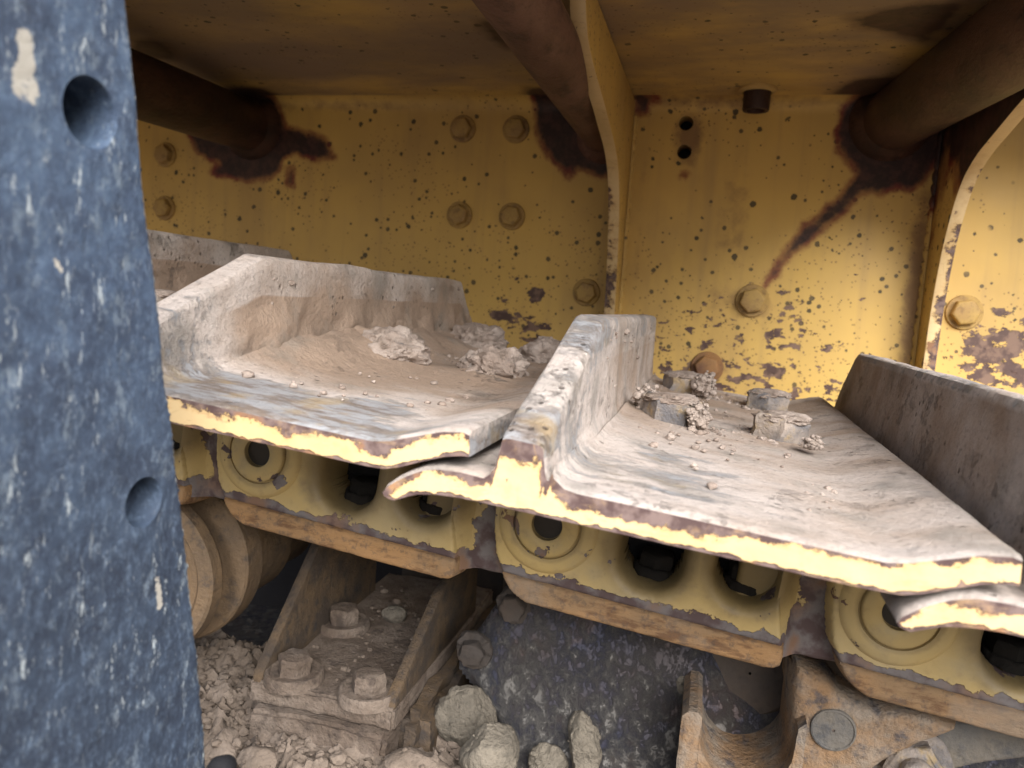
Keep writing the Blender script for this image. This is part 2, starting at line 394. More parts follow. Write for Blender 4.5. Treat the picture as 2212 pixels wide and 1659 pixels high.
import numpy as np
def np_sd(U, Vv, poly):
    inside = np.zeros(U.shape, bool); d = np.full(U.shape, 1e9); n = len(poly)
    for i in range(n):
        x1, y1 = poly[i]; x2, y2 = poly[(i+1) % n]
        if y1 != y2:
            c = ((y1 > Vv) != (y2 > Vv)) & (U < (x2-x1)*(Vv-y1)/(y2-y1)+x1); inside ^= c
        dx, dy = x2-x1, y2-y1
        t = np.clip(((U-x1)*dx+(Vv-y1)*dy)/(dx*dx+dy*dy+1e-12), 0, 1)
        d = np.minimum(d, np.hypot(U-x1-t*dx, Vv-y1-t*dy))
    return np.where(inside, d, -d)      # positive inside
def roll(d, r):
    t = np.clip(1-d/r, 0, 1); a = r*(1-np.sqrt(np.clip(1-t*t, 0, 1)))
    return a+np.where(d < 0, -d*7, 0)
def slab(outer, cuts, step, frame, y0, sgn, r, rc, back, namp=.0005, nsc=60, extra=None):
    """relief plate: outer outline and cut-outs in (u, v), rounded rims, real depth towards the back"""
    us = [q[0] for q in outer]; vs = [q[1] for q in outer]
    u = np.arange(min(us)-.003, max(us)+.003, step); v = np.arange(min(vs)-.003, max(vs)+.003, step)
    U, Vv = np.meshgrid(u, v, indexing='ij')
    do = np_sd(U, Vv, outer); D = roll(do, r); dm = do
    for c in cuts:
        dc = -np_sd(U, Vv, c); D = D+roll(dc, rc); dm = np.minimum(dm, dc)
    D = np.minimum(D, back); keep = dm > -.0026
    idx = -np.ones(U.shape, int); idx[keep] = np.arange(keep.sum())
    pts = []
    for a, b in zip(*np.nonzero(keep)):
        uu = U[a, b]; vv = Vv[a, b]; dd = D[a, b]
        dd -= namp*fbm((uu, vv, y0), nsc, 4, .8)
        if extra: dd -= extra(uu, vv)
        pts.append(frame(uu, vv, y0+sgn*dd))
    fs = []
    for a in range(U.shape[0]-1):
        for b in range(U.shape[1]-1):
            q = (idx[a, b], idx[a+1, b], idx[a+1, b+1], idx[a, b+1])
            if min(q) >= 0: fs.append(q)
    me = bpy.data.meshes.new('t'); me.from_pydata([tuple(p_) for p_ in pts], [], fs)
    bm = bmesh.new(); bm.from_mesh(me); bpy.data.meshes.remove(me)
    ed = [e for e in bm.edges if e.is_boundary]
    rr = bmesh.ops.extrude_edge_only(bm, edges=ed)
    for g_ in rr['geom']:
        if isinstance(g_, bmesh.types.BMVert): g_.co.y = y0+sgn*back
    return bm

# ================================================================== machine body
YW = 1.05; ZR = 0.2725
body = thing('machine_body', (0, YW, -.3), 'yellow painted machine body wall and overhang above the track, with rusty tubes and burnt stains', 'machine body')
def wp(x, y): v = atY(x, y, YW); return (v.x, v.z)
stains = [
 [(560, 160), (600, 212), (616, 270), (650, 284), (700, 300), (724, 342), (690, 348), (640, 335), (612, 342), (602, 378), (560, 392), (500, 385), (455, 376), (476, 352), (430, 330), (380, 260), (400, 160)],
 [(618, 362), (634, 360), (638, 402), (618, 396)],
 [(1152, 160), (1155, 240), (1166, 300), (1195, 352), (1232, 386), (1246, 368), (1300, 384), (1345, 384), (1345, 160)],
 [(2040, 160), (1860, 185), (1815, 240), (1808, 290), (1812, 330), (1850, 372), (1880, 415), (1905, 424), (1935, 408), (1970, 412), (2010, 385), (2040, 330)],
 [(1855, 360), (1812, 425), (1732, 494), (1686, 556), (1648, 624), (1664, 608), (1714, 552), (1802, 480), (1856, 430), (1895, 390)],
 [(1372, 205), (1400, 208), (1422, 218), (1402, 226), (1398, 246), (1372, 240)],
 [(1468, 380), (1475, 372), (1480, 380), (1474, 385)],
]
ST = [[wp(*p) for p in s] for s in stains]
wearc = [(wp(1160, 635), .020, 1.5), (wp(1095, 680), .035, 1.25), (wp(1150, 715), .045, 1.15), (wp(1120, 600), .02, .8), (wp(1700, 745), .13, .86), (wp(1520, 710), .08, .9), (wp(1640, 830), .14, .95), (wp(1450, 780), .06, 1.0), (wp(1850, 830), .1, .9), (wp(1710, 655), .03, .95),
         (wp(1700, 760), .03, .8), (wp(2180, 770), .09, 1.35), (wp(1980, 700), .02, .9), (wp(1980, 600), .02, .6), (wp(1560, 630), .05, .5), (wp(1900, 800), .08, .5), (wp(1730, 655), .02, .7), (wp(2150, 690), .03, .6)]
def wall_wear(c):
    w = .42*smooth(.22, -.05, c.z)
    for (a, b), r, k in wearc: w = max(w, k*math.exp(-(((c.x-a)/r)**2+((c.z-b)/(r*.8))**2)))
    return w
def wall_burn(c): return min(poly_sd((c.x, c.z), s) for s in ST)
bm = bmesh.new()
xs = [-1.3+.0075*i for i in range(int(2.3/.0075))]
zs = [-.20+.0075*i for i in range(62)]
P = []
rf = .018
for x in xs:
    row = [Vector((x, YW, z)) for z in zs if z < ZR-rf]
    for k in range(7):
        a = k/6*pi/2
        row.append(Vector((x, YW-rf+rf*cos(a), ZR-rf+rf*sin(a))) if x < .248 else Vector((x, YW, ZR-rf+.12*k/6)))
    P.append(row)
loftgrid(bm, P)
for px, py in ((1482, 266), (1478, 328)):
    hc = atY(px, py, YW); hr = .0092
    dele = [f for f in bm.faces if (f.calc_center_median()-hc).length < hr+.004]
    bmesh.ops.delete(bm, geom=dele, context='FACES')
    bmesh.ops.delete(bm, geom=[v for v in bm.verts if not v.link_faces], context='VERTS')
    lp = [e for e in bm.edges if e.is_boundary and ((e.verts[0].co+e.verts[1].co)/2-hc).length < .03]
    rings = [[bm.verts.new(hc+Vector((hr*cos(2*pi*k/32), dy, hr*sin(2*pi*k/32)))) for k in range(32)] for dy in (0, .001, .03)]
    ce = [bm.edges.new((rings[0][k], rings[0][(k+1) % 32])) for k in range(32)]
    for a_, b_ in zip(rings, rings[1:]):
        for k in range(32): bm.faces.new((a_[k], a_[(k+1) % 32], b_[(k+1) % 32], b_[k]))
    bmesh.ops.bridge_loops(bm, edges=lp+ce)
SMUDGE_SHADE = [(wp(1485, 300), .022, .04, .9), (wp(1590, 470), .03, .10, .5), (wp(1625, 655), .028, .028, .8), (wp(1528, 795), .03, .03, .8), (wp(1580, 640), .05, .03, .55), (wp(1982, 600), .018, .2, .8), (wp(1380, 500), .01, .2, .4), (wp(1650, 700), .08, .02, .4), (wp(1120, 285), .02, .02, .6), (wp(1270, 632), .02, .02, .7), (wp(700, 230), .3, .012, .5), (wp(1560, 222), .2, .012, .6)]  # brown smudges at holes, painted shadows at bolts, darker bands along creases
def wall_smudge_shade(c): return max(k*math.exp(-((c.x-a)/rx)**2-((c.z-b)/rz)**2) for (a, b), rx, rz, k in SMUDGE_SHADE)
link('side_panel', bm, 'wall', body, attrs=dict(smudge_shade=wall_smudge_shade, burn=wall_burn, wear=wall_wear))
bm = bmesh.new()
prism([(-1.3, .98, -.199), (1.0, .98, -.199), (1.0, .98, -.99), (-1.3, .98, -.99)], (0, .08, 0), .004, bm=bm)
link('void_panel', bm, 'pitch', body)  # added black panel in place of the dark void below the wall
bm = prism([(-1.3, 1.085, -.2), (1.0, 1.085, -.2), (1.0, 1.085, .30), (-1.3, 1.085, .30)], (0, .02, 0)); link('wall_backing', bm, 'pitch', body)  # added dark backing, keeps sky from showing behind the open wall sheet
# overhang: its underside, with a thickness
def rp(x, y): v = atZ(x, y, ZR); return (v.x, v.y)
RST = [[rp(*p) for p in s] for s in [
  [(1035, 40), (1060, 45), (1130, 75), (1140, 100), (1100, 108), (1060, 85)],
  [(1830, 40), (1900, 22), (2010, 5), (2100, 0), (2010, 90), (1950, 80), (1860, 60)],
  [(285, 85), (330, 85), (375, 105), (385, 130), (330, 130), (285, 115)],
  [(440, 190), (560, 190), (640, 214), (420, 214)], [(1135, 190), (1290, 190), (1290, 214), (1130, 214)],
  [(1780, 212), (1850, 170), (2040, 160), (2040, 214)]]]
ROOF_Y0 = .17  # front reach out of view, chosen for how far it shades the wall
bm = bmesh.new()
ys = [ROOF_Y0+(YW-rf-ROOF_Y0)*k/84 for k in range(85)]
xr = [-1.3+(.255+1.3)/127*i for i in range(128)]
loftgrid(bm, [[Vector((x, y, ZR+.0012*fbm((x, y, 0), 5, 2))) if y < YW-rf-.004 else Vector((x, y, ZR)) for y in ys] for x in xr])
link('overhang_panel', bm, 'roof', body, attrs=dict(burn=lambda c: min(poly_sd((c.x, c.y), s) for s in RST), wear=lambda c: .10+.5*math.exp(-((c.x-.3)/.1)**2-((c.y-.78)/.1)**2)))
bm = bmesh.new()
prism([(-1.3, ROOF_Y0, ZR+.006), (.255, ROOF_Y0, ZR+.006), (.255, YW+.03, ZR+.006), (-1.3, YW+.03, ZR+.006)], (0, 0, .03), .002, bm=bm)
link('overhang_top', bm, 'roof', body)
bm = prism([(.257, .72, ZR+.03), (1.0, .72, ZR+.03), (1.0, YW+.02, ZR+.03), (.257, YW+.02, ZR+.03)], (0, 0, .02), .002)
link('bay_shade_panel', bm, 'roof', body)  # unseen panel added to cut the light in the right bay
# gusset fins
finp = [(1.009, -.22), (1.007, -.003), (.990, .079), (.972, .120), (.945, .158), (.904, .178), (.858, .188), (.790, .203), (.720, .214), (.681, .225), (.662, .240), (.655, .255), (.652, .2700)]
finc = chaikin(finp, 2)
for x0, x1 in ((-.1405, -.1270), (.2400, .2535), (-1.10, -1.086)):
    pts = [(x0, y, z) for y, z in finc]+[(x0, YW-.002, ZR-.004), (x0, YW-.002, -.22)]
    bm = prism(pts, (x1-x0, 0, 0), .0012, 2)
    bmesh.ops.triangulate(bm, faces=[f for f in bm.faces if len(f.verts) > 4])
    for f in bm.faces: f.material_index = 0 if abs(f.normal.x) > .8 else 1
    def frim(c): return .004+.016*smooth(.17, .05, c.z)*0
    mid = (x0+x1)/2
    side = 1 if x0 < 0 else -1
    link('gusset_fin', bm, ['wall', 'finedge'] if 'finedge' in M else ['wall', 'edge'], body,
         attrs=dict(rim=lambda c: .0085-.0085*smooth(.19, .07, c.z)+(.004 if (c.x-mid)*side > 0 else 0), low=lambda c: .01, burn=lambda c: .05 if x0 < 0 else .012+.05*abs(c.z-.22)-.03*smooth(.1, .2, c.z),
                    wear=lambda c: .25+.4*smooth(.1, 0, c.z)))
# weld beads along the fins
for x in (-.1250, .2380):
    bm = bmesh.new(); n = 90
    rows = []
    for i in range(n):
        z = -.2+.45*i/(n-1); r = .0045+.0012*sin(i*2.1)+.001*noise.noise(Vector((x*9, 0, i*.7)))
        sx = 1 if x < 0 else -1
        rows.append([Vector((x-sx*.002+sx*r*cos(a), YW-r*sin(a)-.0005, z)) for a in [k*pi/10-.1 for k in range(6)]])
    loftgrid(bm, rows)
    link('weld_bead', bm, 'wall', body, attrs=dict(burn=lambda c: .03 if x < 0 else (.03-.05*smooth(.05, .2, c.z)), wear=lambda c: .3))
# brace tubes
td = ray(1420, 590).normalized()
for (px, py) in ((545, 275), (1274, 270), (1925, 262)):
    p = atY(px, py, YW) if px != 1274 else atY(1306, 292, YW); R = .037 if px != 1274 else .0265
    td = ray(1420, 590).normalized() if px != 1274 else (p-atY(1122, 0, .57)).normalized()
    q = p-td*.012; L = .62
    prof = []
    for k in range(60):
        prof.append((R*(1+.006*noise.noise(Vector((px, k*.4, 0)))), -L*k/59))
    bm = lathe(q, td, [(R*.86, -L)]+[(r, a) for r, a in reversed(prof)], 56)
    lathe(q, td, [(R+.011, .012), (R+.009, .004), (R+.003, -.006), (R-.001, -.012)], 56, bm)
    o = link('brace_tube', bm, 'tube' if px != 1274 else 'tubel', body)
# bolts on the wall
for px, py, r in ((1000, 279, .0145), (1115, 280, .0145), (993, 465, .0145), (1106, 468, .0145), (359, 335, .0145), (357, 450, .0145), (1267, 632, .0145), (1625, 650, .0165), (1527, 794, .0165), (2082, 675, .0165)):
    p = atY(px, py, YW)
    bm = hexbolt(p, (0, -1, 0), r, .013, random.random(), 1.22, .003)
    o = link('bolt', bm, 'boltr' if px == 1527 else 'bolt', body) if 'boltr' in M else link('bolt', bm, 'bolt', body)
# stub under the overhang
p = atY(1636, 200, YW-.045); p.z = ZR
bm = lathe(p, (0, 0, -1), [(.0225, 0), (.0225, .0025), (.0205, .004), (.017, .005)], 40)
so = link('pipe_stub', bm, 'roof', body, attrs=dict(burn=lambda c: .05, wear=lambda c: .1))
bm = lathe(p, (0, 0, -1), [(.0158, .004), (.0158, .024), (.0150, .026), (.011, .026), (.010, .012)], 40, cap1=True)
link('pipe_end', bm, 'tube', so)

# ================================================================== track segments
TOPP = [(-.1242, -.1005), (-.1228, -.0972), (-.1185, -.0932), (-.1142, -.0900), (-.1080, -.0862), (-.1001, -.0836), (-.090, -.0826), (-.0800, -.0828), (-.0776, -.0805),
        (-.0764, -.0740), (-.0758, -.0640), (-.0748, -.0175), (-.0735, -.0140), (-.0715, -.0127), (-.0605, -.0127), (-.0585, -.0140), (-.0572, -.0175),
        (-.0548, -.0560), (-.0535, -.0690), (-.0505, -.0760), (-.0455, -.0793), (-.0400, -.0800), (-.02, -.0795), (.05, -.0787), (.0790, -.0783), (.0865, -.0765), (.0972, -.0722), (.1100, -.0672), (.1190, -.0655), (.1222, -.0662)]
BOTP = [(-.1242, -.1010), (-.1225, -.1030), (-.1186, -.1036), (-.1140, -.1012), (-.1085, -.0984), (-.099, -.0962), (-.09, -.0952), (-.075, -.0948), (0, -.0932), (.078, -.0914), (.0860, -.0908), (.0930, -.0885), (.1020, -.0840), (.1120, -.0795), (.1200, -.0772), (.1236, -.0768)]
def botat(s):
    for a, b in zip(BOTP, BOTP[1:]):
        if s <= b[0]: t = (s-a[0])/(b[0]-a[0]+1e-9); return a[1]+(b[1]-a[1])*max(0, min(1, t))
    return BOTP[-1][1]
Y0, Y1 = .31, .86
def grouser_scale(y, idx):
    f0, f1 = (.0637, .0127)
    full = .0795-.0127
    if y < .425: hm = .0637+(.0127-.0637)*smooth2((y-Y0)/.115)
    elif y > Y1-.05: hm = .0127+(.0600-.0127)*((y-(Y1-.05))/.05)
    else: hm = .0127
    return (.0795-hm)/full
def smooth2(t): return max(0, min(1, t))
bolts_sy = [(-.017, .548), (.0585, .570), (-.017, .762), (.0605, .745)]
def make_shoe(idx, label, mudamt, bareamt):
    off = PITCH*idx
    root = thing('track_shoe', tr(off, -.15, .55), label, 'track shoe', 'track shoes bolted along the chain')
    # ---- plate with grouser
    top = resample(TOPP, .0026)
    N = len(top)
    dys = [0, .0006, .0016, .003]; y = .0055
    while y < Y1-Y0-.004: dys.append(y); y += .0036
    dys += [Y1-Y0-.003, Y1-Y0-.001, Y1-Y0]
    bm = bmesh.new()
    rimL, mudL, lowL = {}, {}, {}
    sd = idx*7.7
    def mudfield(s, y, h):
        g = 0.0
        # bank of mud against the grouser root and round the bolts
        root_ = math.exp(-((s+.045)/.022)**2)*smooth(.36, .48, y)
        nn = .5+.5*fbm((s+sd, y, 0), 14, 4)
        g += mudamt*root_*(.5+nn)*.010 if s > -.056 else 0
        for bs, by in bolts_sy:
            d2 = ((s-bs)/.035)**2+((y-by)/.04)**2
            g += mudamt*.006*math.exp(-d2)*(.3+nn)
        return g
    P = []
    info = []
    for i, (s, h) in enumerate(top):
        row = []
        for j, dy in enumerate(dys):
            yy = Y0+dy; hh = h; b = botat(s)
            if h > -.0795 and -.08 < s < -.052: hh = -.0795+(h+.0795)*grouser_scale(yy+(.045 if idx == 1 and yy < .6 else 0), i)
            ed = min(dy, Y1-Y0-dy)
            hh -= .0016*max(0, 1-ed/.003)**2
            ny = yy
            gm = mudfield(s, yy, h)*smooth(0, .02, ed)
            rough = .0008*fbm((s+sd, yy*.7, h), 45, 5, .8)+.0010*fbm((s+sd, yy, h), 12, 3)
            amp = .6*smooth(0, .006, dy)*(1 if s > -.079 or 1 else .4)*min(1, .35+(hh-b)/.03)
            v = tr(s+off, hh, ny)
            flank = (-.0775 < s < -.071) or (-.0605 < s < -.05)
            if flank and hh > -.0785:
                dirn = -1 if s < -.066 else 1
                v += TV*dirn*(rough*amp*1.1+(mudamt*.006*smooth(-.02, -.07, hh)*max(0, fbm((yy+sd, hh, 3), 22, 4)+.25)*smooth(.36, .45, yy) if dirn > 0 else 0))
            else: v += HV*(rough*amp+gm)
            row.append(v)
            info.append((s, hh, yy, gm))
        P.append(row)
    V = loftgrid(bm, P, 0)
    k = 0
    attr_m, attr_r, attr_l = {}, {}, {}
    for i in range(N):
        for j in range(len(dys)):
            s, hh, yy, gm = info[k]; k += 1
            vv = V[i][j]
            mu = bareamt(s, yy, hh)+gm*60
            attr_m[vv] = mu; attr_r[vv] = 0; attr_l[vv] = .02
    # ---- front and back side faces
    NV = 9
    for J, yy in ((0, Y0), (len(dys)-1, Y1)):
        rows = []
        for i, (s, h) in enumerate(top):
            b = botat(s); a = info[i*len(dys)+J][1]
            r = [V[i][J]]
            for q in range(1, NV+1):
                t = q/NV; hh = a+(b-a)*t
                v = bm.verts.new(tr(s+off+(0.0012 if i == N-1 else 0)*t, hh, yy+.0003*fbm((s+sd, hh, 0), 60, 3)))
                attr_m[v] = 0; attr_r[v] = (a-hh); attr_l[v] = hh-b; r.append(v)
            rows.append(r)
        for i in range(N-1):
            for q in range(NV):
                f = bm.faces.new((rows[i][q], rows[i+1][q], rows[i+1][q+1], rows[i][q+1])); f.material_index = 1
        if J == 0: F = rows
        else: B = rows
    # shift rim so that the sides of the grouser do not count as upper edge
    for i, (s, h) in enumerate(top):
        if -.077 < s < -.0545:
            for v in F[i]: attr_r[v] = attr_r[v]*.62
    # bottom and end faces
    for i in range(N-1): 
        f = bm.faces.new((F[i][NV], F[i+1][NV], B[i+1][NV], B[i][NV])); f.material_index = 2
    for i in (0, N-1):
        # tail and tip end strips
        rows = []
        for j in range(len(dys)):
            rows.append(V[i][j])
        loop = rows+list(reversed([B[i][q] for q in range(NV, 0, -1)]))
        low = bmesh.new()
        f = bm.faces.new(rows+[B[i][q] for q in range(1, NV+1)]+[F[i][q] for q in range(NV, 0, -1)]); f.material_index = 0
        low.free()
    bmesh.ops.triangulate(bm, faces=[f for f in bm.faces if len(f.verts) > 4])
    bm.verts.index_update()
    am = [attr_m.get(v, 0) for v in bm.verts]; ar = [attr_r.get(v, 0) for v in bm.verts]; al = [attr_l.get(v, .02) for v in bm.verts]
    o = link('shoe_plate', bm, ['top', 'edge', 'dark'], root, sm=35)
    for k_, d in (('mud', am), ('rim', ar), ('low', al)):
        a = o.data.attributes.new(k_, 'FLOAT', 'POINT'); a.data.foreach_set('value', d)
    # ---- bolts with caked mud
    for q, (bs, by) in enumerate(bolts_sy):
        p = tr(bs+off, -.0795, by)
        bm = hexbolt(p, HV, .0205, .0185, .3+q*.5+idx, 0, bm=None, rough=.0013)
        bo = link('bolt', bm, 'oldbolt', root)
        if idx == -1: bm = blob(p+HV*.010, (.0275-.003*(q % 2), .025, .0165+.001*q), idx*9+q, 5, 1.5, 3.0)
        else: bm = blob(p+HV*.0168, (.0192, .0188, .0046), idx*9+q, 5, .9, 3.0)
        r = random.Random(idx*10+q)
        link('mud_cap', bm, 'mud', bo)
    # ---- outer and inner link
    for which, (ya, sgn) in enumerate(((.48, 1), (.70, -1))):
        out = [(-.1137, -.0955), (-.1137, -.143), (-.1115, -.162), (-.1075, -.178), (-.1005, -.1898), (.0777, -.1898), (.0745, -.178), (.0715, -.165), (.0705, -.150), (.0705, -.0925)]
        def notch(c, w, hb, n=14):
            return [(c+w, -.0925)]+[(c+w*cos(a)*1.0, hb+w*.95-w*.95*sin(a)) for a in [pi*k/n for k in range(n+1)]]+[(c-w, -.0925)]
        outer = [(a_, b_) for a_, b_ in out]
        cuts = [notch(.0495, .0195, -.1705)+[(.0495-.0195, -.085), (.0495+.0195, -.085)], notch(-.0085, .0205, -.1770)+[(-.0085-.0205, -.085), (-.0085+.0205, -.085)]]
        if which == 0: bm = slab(outer, cuts, .0012, lambda a_, b_, y_: tr(a_+off, b_, y_), ya, sgn, .0022, .0085, .040, .0004, 55)
        else:
            bm = prism([tr(s+off, h, ya) for s, h in out], (0, sgn*.040, 0), .003, 2); bmesh.ops.triangulate(bm, faces=[f for f in bm.faces if len(f.verts) > 4])
        at = dict(hh=lambda c: c.dot(HV), ss=lambda c: c.dot(TV)-off)
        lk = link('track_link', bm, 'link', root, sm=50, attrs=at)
        # recessed end of the link that slides behind the next one
        pl = [(.045, -.0965), (.150, -.0965), (.158, -.145), (.150, -.175), (.125, -.196), (.1, -.1985), (.045, -.1985)]
        bm = prism([tr(s+off, h, ya+sgn*.016) for s, h in pl], (0, sgn*.022, 0), .004, 3)
        bmesh.ops.triangulate(bm, faces=[f for f in bm.faces if len(f.verts) > 4])
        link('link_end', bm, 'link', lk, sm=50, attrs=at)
        # sloping shoulder between the two planes
        bm = bmesh.new()
        rows = []
        for i in range(9):
            t = i/8; e = smooth(0, 1, t)
            rows.append([tr(off+.0690+.016*t+.004*sin(pi*v/7)*0+(.006 if v > 5 else 0)*(v-5)/2, -.100-.098*v/7, ya+sgn*(.002+.016*e)) for v in range(8)])
        loftgrid(bm, rows)
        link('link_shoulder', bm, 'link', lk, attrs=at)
        # rail worn to orange rust
        pl = [(-.1010, -.1893), (-.0985, -.1945), (-.0940, -.1995), (-.0885, -.2030), (-.0820, -.2055), (.0700, -.2050), (.0755, -.2040), (.0790, -.2010), (.0792, -.1962), (.0780, -.1893)]
        if which == 0: bm = slab(pl, [], .0012, lambda a_, b_, y_: tr(a_+off, b_, y_), ya-sgn*.0018, sgn, .0028, .002, .046, .0007, 90)
        else:
            bm = prism([tr(s+off, h, ya-sgn*.0016) for s, h in pl], (0, sgn*.046, 0), .0022, 3)
            bmesh.ops.triangulate(bm, faces=[f for f in bm.faces if len(f.verts) > 4])
        link('rail', bm, 'rail', lk, sm=50)
        # pin boss
        c = tr(-.0765+off, -.1500, ya)
        bm = lathe(c, (0, -sgn, 0), [(.0335, -.001), (.0315, .0022), (.0290, .0034), (.0245, .0036), (.0225, .0030), (.0220, .0012), (.0212, .0012), (.0207, .0040), (.0198, .0048), (.0110, .0048), (.0100, .0040), (.0096, -.012), (.003, -.016)], 56, cap1=True)
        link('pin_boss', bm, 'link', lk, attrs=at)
        if which == 0:
            bm = prism([tr(s+off, h, ya+.0405) for s, h in [(-.1, -.095), (.065, -.095), (.065, -.19), (-.1, -.19)]], (0, .004, 0))
            link('link_web', bm, 'pitch', lk, sm=False)  # black colour stands in for the shade inside the notches
            for cs, ch in ((-.0055, -.166), (.0515, -.160)):
                bm = hexbolt(tr(cs+off, ch-.006, ya+.029), HV, .0120, .013, .9+cs*20, 1.12, .004, rough=.0006)
                link('nut', bm, 'nut' if 'nut' in M else 'gusset', lk)
    bm = lathe(tr(.1349+off, -.150, .505), (0, 1, 0), [(.001, 0), (.021, 0), (.021, .17), (.001, .17)], 36)
    link('pin_bushing', bm, 'gusset', root)
    return root



def g2(s, y, cs, cy, rs, ry): return math.exp(-((s-cs)/rs)**2-((y-cy)/ry)**2)
def bare0(s, y, h): return .75
def bare1(s, y, h):
    v = .95
    v -= .85*g2(s, y, .035, .335, .07, .035)+.6*g2(s, y, .05, .40, .03, .05)+.5*g2(s, y, -.02, .37, .05, .03)
    v += .5*g2(s, y, .07, .345, .03, .018)
    v -= .25*smooth(-.045, -.012, h)
    v -= .25*smooth(.40, .32, y)
    return v
def bare2(s, y, h):
    v = .75
    v -= .35*g2(s, y, -.01, .37, .06, .06)
    v += .25*g2(s, y, .06, .38, .03, .04)
    if s > -.04 and y > .6: v += .2
    if h > -.03: v -= .22
    if h > -.07 and s < -.05 and y < .345: v -= .55*smooth(.345, .318, y)
    return v
def bare3(s, y, h): return .80 if h < -.02 else .45
make_shoe(-2, 'far left track shoe, mostly hidden, brown grouser top showing beside the blue-black plate', 1.0, bare0)
make_shoe(-1, 'mud-caked track shoe just right of the blue-black plate, long grouser coated in tan mud', 1.7, bare1)
make_shoe(0, 'middle track shoe with pale upright grouser seen end-on and a wide rubbed grey surface', .35, bare2)
make_shoe(1, 'rightmost track shoe, its dark brown grouser running off the right edge of the photo', .4, bare3)

# ================================================================== mud clods lying on the shoes
def clod(px, py, y, size, label, mat='mud', seed=1, amp=.4, name='mud_clod', ang=.35, sub=4, sc=2.2, group=None):
    c = atY(px, py, y)
    if name == 'mud_clod':
        bm = blob(c, Vector(size)*.8, seed, sub, 1.6, sc, ang=0); q = random.Random(seed)
        for _ in range(120):
            d = Vector((q.gauss(0, 1), q.gauss(0, 1), q.gauss(0, 1))).normalized(); d.z = max(d.z, -.6)
            k = q.uniform(.6, 1.12); r = min(.0034, .0006+abs(q.gauss(0, .0014)))*max(.5, size[0]/.011)
            blob(c+Vector((d.x*size[0], d.y*size[1], d.z*size[2]))*k, (r, r, r*.85), seed+_, 2, 1.3, 2, bm=bm, ang=.2)
    else:
        c = c-Vector((0, 0, size[2]*.15))
        bm = blob(c, size, seed, sub, amp*1.3, sc, ang=ang); q = random.Random(seed)
        for _ in range(12):
            d = Vector((q.gauss(0, 1), q.gauss(0, 1)-.3, q.gauss(0, 1))).normalized()
            r = q.uniform(.0009, .0034); k = q.uniform(.8, .97)
            blob(c+Vector((d.x*size[0], d.y*size[1], d.z*size[2]))*k, (r, r, r*.8), seed+_, 2, 1.3, 2, bm=bm, ang=.4)
    o = link(name, bm, mat, loc=c-Vector((0, 0, size[2]))); return tag(o, label, 'mud clod', group)
clod(872, 752, .56, (.011, .012, .012), 'crumbly clod of tan mud right of a buried bolt on the mud-caked shoe', seed=3, amp=.7, sc=3.5)
clod(862, 776, .545, (.009, .009, .006), 'low crumb of mud just in front of the crumbly clod on the mud-caked shoe', seed=4, amp=.7, sc=3.5)
clod(1400, 868, .56, (.011, .012, .012), 'rough mud clod on the left of the front left bolt of the middle shoe', seed=5, amp=.8, sc=3.5)
clod(1508, 905, .53, (.008, .009, .011), 'rough mud clod on the right of the front left bolt of the middle shoe', seed=6, amp=.8, sc=3.5)
clod(1522, 832, .74, (.011, .012, .012), 'mud clod beside the rear left bolt of the middle shoe', seed=8, amp=.8, sc=3.5)
clod(1288, 725, .455, (.004, .006, .005), 'small dark crumb stuck high on the pale upright grouser', seed=10, amp=.8, sc=3.5, sub=3)
clod(1756, 958, .525, (.006, .006, .005), 'small mud crumb at the foot of the front right bolt of the middle shoe', seed=11, amp=.8, sc=3.5, sub=3)

# loose crumbs on the shoes: uncountable
bm = bmesh.new(); R = random.Random(3)
def crumb(p, r):
    n = len(bm.verts)
    q = bmesh.ops.create_icosphere(bm, subdivisions=2, radius=r)
    o = Vector((R.random()*9, R.random()*9, R.random()*9))
    for v in q['verts']:
        v.co = v.co*(1+.45*noise.noise(v.co*(1.4/r)+o)); v.co.z *= .7; v.co += p
for idx, cnt in ((-1, 420), (0, 380), (1, 60)):
    for _ in range(cnt):
        if R.random() < .72:
            bs, by = R.choice(bolts_sy); a = R.random()*2*pi; d = .022+abs(R.gauss(0, .010)); s = bs+cos(a)*d; y = by+sin(a)*d
        else: s = R.uniform(-.048, .075); y = R.uniform(.36, .84)
        r = min(.0035, .0007+abs(R.gauss(0, .0011)))
        crumb(tr(s+idx*PITCH, -.0785+r*.3, y), r)
    for _ in range(int(cnt*.55)):
        y = R.uniform(.43, .8); h = R.uniform(-.075, -.02); c0 = fbm((y, h, idx), 30, 3)
        if c0 < .15: continue
        r = min(.003, .0006+abs(R.gauss(0, .0010))); crumb(tr(-.0545-(h+.0795)*.05+idx*PITCH, h, y), r)
tag(link('mud_crumbs', bm, 'mud', loc=tr(0, -.08, .6)), 'loose tan mud crumbs scattered over the track shoes', 'mud', kind='stuff')

# piece of straw on the right grouser
bm = bmesh.new()
pts = [atX(2150, 880, .140), atX(2125, 912, .140), atX(2130, 940, .140), atX(2140, 958, .140)]
for a, b in zip(pts, pts[1:]):
    lathe(a, b-a, [(.0009, 0), (.0008, (b-a).length)], 6, bm)
tag(link('straw', bm, 'tan', loc=pts[0]), 'bent pale straw stuck to the dark grouser at the right', 'straw')

